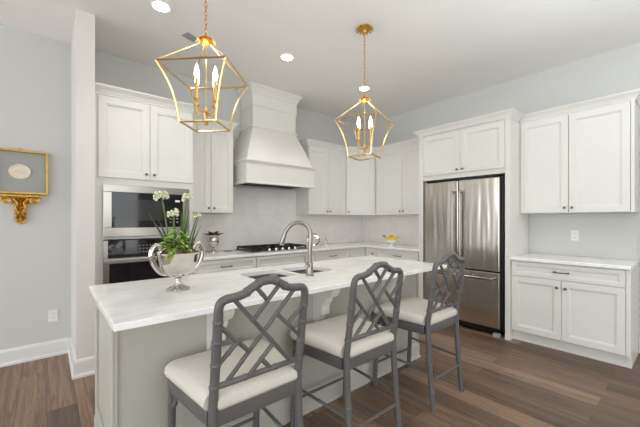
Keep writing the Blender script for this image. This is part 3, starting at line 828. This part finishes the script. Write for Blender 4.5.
for k in range(7): mb.ball((-.19 - .036 + .012 * k, 4.0345, 1.766 + .012 * math.sin(k * 1.9)), .010, 1, .35, 1.1, 8)
obj('relief', mb, M['plaster'], pq, smooth=True, world=True)
obj('hanger', MB().tube([(-.19 + .012 * math.cos(t * PI / 6), 4.035, 1.975 + .010 * math.sin(t * PI / 6)) for t in range(12)], .003, 6, closed=True), M['gold_old'], pf, smooth=True, world=True)

br = thing('wall_bracket', 'carved gilt acanthus bracket under the framed plaque', 'wall bracket', (-.185, WY, 1.30))
cx = -.185; yb2 = 4.056
mb = MB()
pr = [(-.135, 1.548), (.135, 1.548), (.130, 1.530), (-.130, 1.530)]
mb.prism([(cx + a, 3.965, z) for a, z in pr], (0, yb2 - 3.965, 0))
obj('shelf', mb, M['gold_old'], br, world=True, bevel=.004)
mb = MB()
for s in (-1, 1):
    q = [(cx + s * (.095 + .036 * (1 - t / 22) * math.cos(t * .55)), 4.01, 1.498 + .036 * (1 - t / 22) * math.sin(t * .55)) for t in range(19)]
    mb.tube(q, [.012 - .0003 * t for t in range(19)], 7)
    mb.tube(smoothpath([(cx + s * .055, 4.015, 1.52), (cx + s * .022, 4.01, 1.475), (cx + s * .034, 4.01, 1.43), (cx + s * .014, 4.015, 1.39), (cx + s * .022, 4.02, 1.355)], 5), .011, 7)
obj('scroll', mb, M['gold_old'], br, smooth=True, world=True)
mb = MB()
for k, (z, wd) in enumerate(((1.515, .10), (1.49, .07), (1.455, .035), (1.42, .03), (1.385, .03), (1.35, .03))):
    for s in (-1, -.5, 0, .5, 1): mb.leaf((cx + s * wd * .35, 4.03, z + .012), (s * .8, -.55, -.6), .05, .014, .3, 4)
mb.prism([(cx - .045, 4.03, 1.53), (cx + .045, 4.03, 1.53), (cx + .025, 4.03, 1.33), (cx - .025, 4.03, 1.33)], (0, .025, 0))
obj('acanthus_leaves', mb, M['gold_old'], br, smooth=True, world=True)
mb = MB()
for k in range(8):
    a = 2 * PI * k / 8; mb.ball((cx + .026 * math.cos(a), 4.03, 1.322 + .026 * math.sin(a)), .013, 1, .9, 1, 8)
mb.ball((cx, 4.02, 1.322), .016)
obj('rosette', mb, M['gold_old'], br, smooth=True, world=True)

# ------------------------------------------------------------------ silver bowl with plants
BX, BY, BZ = .58, 1.945, .916
bw = thing('pedestal_bowl', 'polished silver two-handled pedestal bowl on the left of the island', 'bowl', (BX, BY, BZ), math.radians(5))
obj('foot', MB().lathe([(.001, 0), (.062, 0), (.064, .006), (.058, .012), (.040, .020), (.022, .030), (.015, .045), (.013, .055), (.018, .060), (.018, .066), (.012, .072), (.001, .073)], (0, 0, 0), 28), M['silver'], bw, smooth=True)
prof = [(.012, .070), (.030, .074), (.060, .086), (.086, .108), (.104, .138), (.112, .170), (.115, .195), (.121, .213), (.124, .218), (.118, .218), (.110, .196), (.107, .170), (.098, .14), (.08, .112), (.05, .092), (.001, .085)]
obj('body', MB().lathe([(r if r < .002 else r * .93, z) for r, z in prof], (0, 0, 0), 48, 16, .035), M['silver'], bw, smooth=True)
for s in (-1, 1):
    q = smoothpath([(s * .060, 0, .095), (s * .096, 0, .108), (s * .125, 0, .145), (s * .142, 0, .19), (s * .142, 0, .23), (s * .124, 0, .258), (s * .100, 0, .252), (s * .092, 0, .230), (s * .104, 0, .218), (s * .114, 0, .226)], 6)
    obj('handle', MB().tube(q, [.007 + .004 * math.sin(PI * i / (len(q) - 1)) for i in range(len(q))], 10, flat=1.5), M['silver'], bw, smooth=True)
mo = MB()
for k in range(60):
    a = random.uniform(0, 2 * PI); r_ = .088 * math.sqrt(random.random())
    mo.ball((BX + r_ * math.cos(a), BY + r_ * math.sin(a), BZ + .207 + .022 * (1 - r_ / .1) + random.uniform(-.004, .006)), random.uniform(.012, .02), 1, 1, .7, 8)
o = obj('moss', mo, M['moss'], smooth=True); tag(o, 'brown moss filling the top of the silver pedestal bowl', 'moss'); o['kind'] = 'stuff'
rx, ry = .7608, -.649          # the photo's sideways direction, used to spread the stems
def stem_plant(px, tip, h, label, nfl, size, blades=()):
    bx, by = BX + px * rx, BY + px * ry
    r = thing('narcissus_stem', label, 'flower', (bx, by, BZ + .215), 0, 'white flowers in the silver bowl')
    tx, ty = (tip - px) * rx, (tip - px) * ry
    path = smoothpath([(0, 0, 0), (tx * .25, ty * .25, h * .4), (tx * .7, ty * .7, h * .8), (tx, ty, h)], 5)
    obj('stem', MB().tube(path, .0042, 7), M['stemgreen'], r, smooth=True)
    pm, cm = MB(), MB()
    for k in range(nfl):
        a = 2 * PI * k / nfl + random.random(); el = random.uniform(-.1, .75)
        d = Vector((math.cos(a) * math.cos(el), math.sin(a) * math.cos(el), math.sin(el)))
        c = Vector((tx, ty, h)) + d * size * random.uniform(.55, .9)
        u = d.orthogonal().normalized(); w = d.cross(u)
        for j in range(6):
            b = 2 * PI * j / 6; e = (u * math.cos(b) + w * math.sin(b) + d * .15)
            pm.leaf(c, e, size * .55, size * .20, .05, 3)
        cm.tube([c - d * .004, c + d * .006], [.004, .006], 6)
        cm.tube([Vector((tx, ty, h - .005)), c], .0016, 4)
    obj('blossom', pm, M['petal'], r); obj('flower_centre', cm, M['petalgreen'], r)
    for (dx, dz, L_, lean_) in blades:
        b = MB(); e = Vector((dx * rx, dx * ry, 1)).normalized()
        b.leaf((.01 * rx, .01 * ry, dz), e, L_, .013, lean_, 8)
        obj('leaf_blade', b, M['blade'], r, smooth=True)
stem_plant(-.055, -.098, .325, 'tallest white flower head at left in the silver bowl', 14, .042, ((-.55, 0, .27, .02), (-.35, 0, .22, .05)))
stem_plant(.02, .052, .312, 'tall white flower cluster right of the highest bloom in the silver bowl', 9, .036, ((.12, 0, .26, 0), (-.05, 0, .24, 0)))
stem_plant(-.02, -.030, .225, 'shorter white flower cluster low between the two tall blooms', 9, .036, ((-.1, 0, .2, .02),))
stem_plant(.055, .108, .205, 'small white flower leaning right above the bowl rim', 5, .028, ((.25, 0, .22, .02), (.4, 0, .18, .05)))
lf = MB()
for k in range(150):
    a = random.uniform(0, 2 * PI); r_ = random.uniform(.0, .075)
    z = BZ + .225 + random.uniform(0, .14) * (1 - r_ / .14)
    el = random.uniform(-.1, .9)
    lf.leaf((BX + r_ * math.cos(a) * 1.05, BY + r_ * math.sin(a) * 1.05, z), (math.cos(a), math.sin(a), el), random.uniform(.022, .042), random.uniform(.006, .012), .4, 4, random.uniform(-.6, .6))
for k in range(26):
    t = random.random(); lf.leaf((BX + .01 * rx - (.085 + .045 * t) * .649, BY + .01 * ry - (.085 + .045 * t) * .7608, BZ + .245 - .05 * t), (random.uniform(-1, 1), random.uniform(-1, .2), random.uniform(-.5, .6)), .03, .009, .5, 4)
vine = MB()
for k in range(7):
    a = 2 * PI * k / 7; vine.tube(smoothpath([(BX + .02 * math.cos(a), BY + .02 * math.sin(a), BZ + .215), (BX + .035 * math.cos(a), BY + .035 * math.sin(a), BZ + .27), (BX + .07 * math.cos(a), BY + .07 * math.sin(a), BZ + .30)], 4), .002, 5)
gp = thing('trailing_greenery', 'bright green leafy plant spilling over the silver bowl rim', 'plant', (BX, BY, BZ + .215))
o = obj('leaves', lf, M['leaf'], gp, smooth=True, world=True)
obj('stems', vine, M['stemgreen'], gp, smooth=True, world=True)

# ------------------------------------------------------------------ small things on the back counter
VX, VY = 1.575, 3.89
vs = thing('silver_vase', 'small silver urn vase on the back counter beside the cooktop', 'vase', (VX, VY, .916))
obj('body', MB().lathe([(0.001, 0.0), (0.0518, 0.0), (0.0518, 0.0096), (0.0292, 0.0224), (0.0162, 0.048), (0.0227, 0.064), (0.0551, 0.0928), (0.068, 0.136), (0.068, 0.176), (0.0583, 0.1952), (0.0729, 0.216), (0.068, 0.216), (0.0535, 0.192), (0.0486, 0.128), (0.001, 0.096)], (0, 0, 0), 28, 12, .03), M['silver'], vs, smooth=True)
ml = thing('magnolia_leaves', 'bronze-brown leaves arranged in the small silver vase', 'leaves', (VX, VY, 1.105))
mb = MB()
for k in range(8):
    a = 2 * PI * k / 8 + .55; el = .5 if k % 2 else 1.0
    mb.leaf((0, 0, .0), (math.cos(a), math.sin(a), el), .15 if k % 2 else .13, .03, .12, 5, .3)
obj('leaf', mb, M['magnolia'], ml, smooth=True)
tr = thing('spoon_rest', 'low clear glass dish lying between silver vase and cooktop', 'dish', (1.755, 3.86, .916))
obj('dish', MB().lathe([(.001, 0), (.045, 0), (.062, .012), (.072, .018), (.070, .020), (.058, .015), (.044, .005), (.001, .004)], (0, 0, 0), 28), M['glass'], tr, smooth=True)

pl = thing('display_plate', 'round silvery plate standing upright on the back counter behind the faucet', 'plate', (3.07, 3.76, .916), math.radians(-40))
R_ = .10
mb = MB(); LL = []
for r_, yy in ((.001, 0), (.5, 0), (.8, -.004), (1, -.014), (1, -.019), (.8, -.009), (.5, -.005), (.001, -.005)):
    LL.append([(R_ * r_ * math.cos(2 * PI * k / 32), yy + .02 + .25 * (R_ * r_ * math.sin(2 * PI * k / 32)), R_ + .008 + .968 * R_ * r_ * math.sin(2 * PI * k / 32)) for k in range(32)])
obj('disc', mb.rings(LL), M['silver'], pl, smooth=True)
mb = MB()
for s in (-1, 1): mb.tube(smoothpath([(s * .03, -.035, .004), (s * .03, -.03, .02), (s * .03, -.012, .010), (s * .03, .03, .008), (s * .03, .055, .09)], 4), .003, 6)
mb.tube([(-.03, .03, .008), (.03, .03, .008)], .003, 6)
obj('stand', mb, M['silver'], pl, smooth=True)
on = thing('salt_dish', 'small white footed dish with a pointed silver lid near the silvery plate', 'dish', (3.40, 3.84, .916))
obj('dish', MB().lathe([(.001, 0), (.03, 0), (.028, .006), (.012, .014), (.012, .024), (.04, .036), (.047, .052), (.044, .053), (.036, .04), (.001, .03)], (0, 0, 0), 24), M['ceramic'], on, smooth=True)
obj('lid', MB().lathe([(.001, .052), (.038, .052), (.034, .06), (.014, .074), (.008, .086), (.012, .096), (.006, .112), (.001, .125)], (0, 0, 0), 20), M['silver'], on, smooth=True)

FX, FY = 4.05, 3.05
fb = thing('fruit_bowl', 'white ceramic pedestal bowl of yellow fruit on the counter near the refrigerator', 'bowl', (FX, FY, .916))
obj('body', MB().lathe([(.001, 0), (.045, 0), (.045, .006), (.028, .014), (.024, .03), (.032, .04), (.068, .058), (.084, .085), (.090, .108), (.087, .109), (.078, .088), (.06, .07), (.001, .055)], (0, 0, 0), 32, 16, .025), M['ceramic'], fb, smooth=True)
def banana(back, z, ang, lab):
    # a curved fruit lying across the bowl, ends turned up
    a = math.atan2(-.649, .7608) + ang
    r = thing('banana', lab, 'banana', (FX + .649 * back, FY + .7608 * back, .916 + z), a, 'yellow fruit in the white bowl')
    pts = []; rr = []
    for k in range(13):
        t = k / 12; x = -.108 + .216 * t
        pts.append((x, 0, 2.6 * x * x)); rr.append(.004 + .0165 * min(1, math.sin(PI * (.05 + .9 * t)) * 1.6))
    obj('peel', MB().tube(pts, rr, 8), M['banana'], r, smooth=True)
    e = Vector(pts[0]); obj('stem', MB().tube([e, e + Vector((-.012, 0, .022))], [.007, .006], 6), M['magnolia'], r)
banana(-.045, .119, .06, 'front banana across the white fruit bowl')
banana(.0, .112, -.05, 'middle banana across the white fruit bowl')
banana(.045, .119, .03, 'rear banana across the white fruit bowl')
lm = thing('lemon', 'orange-yellow lemon resting on top of the bananas in the white bowl', 'lemon', (FX + .01, FY, 1.049))
obj('fruit', MB().ball((0, 0, .022), .027, 1.2, 1, .85, 14), M['lemon'], lm, smooth=True)
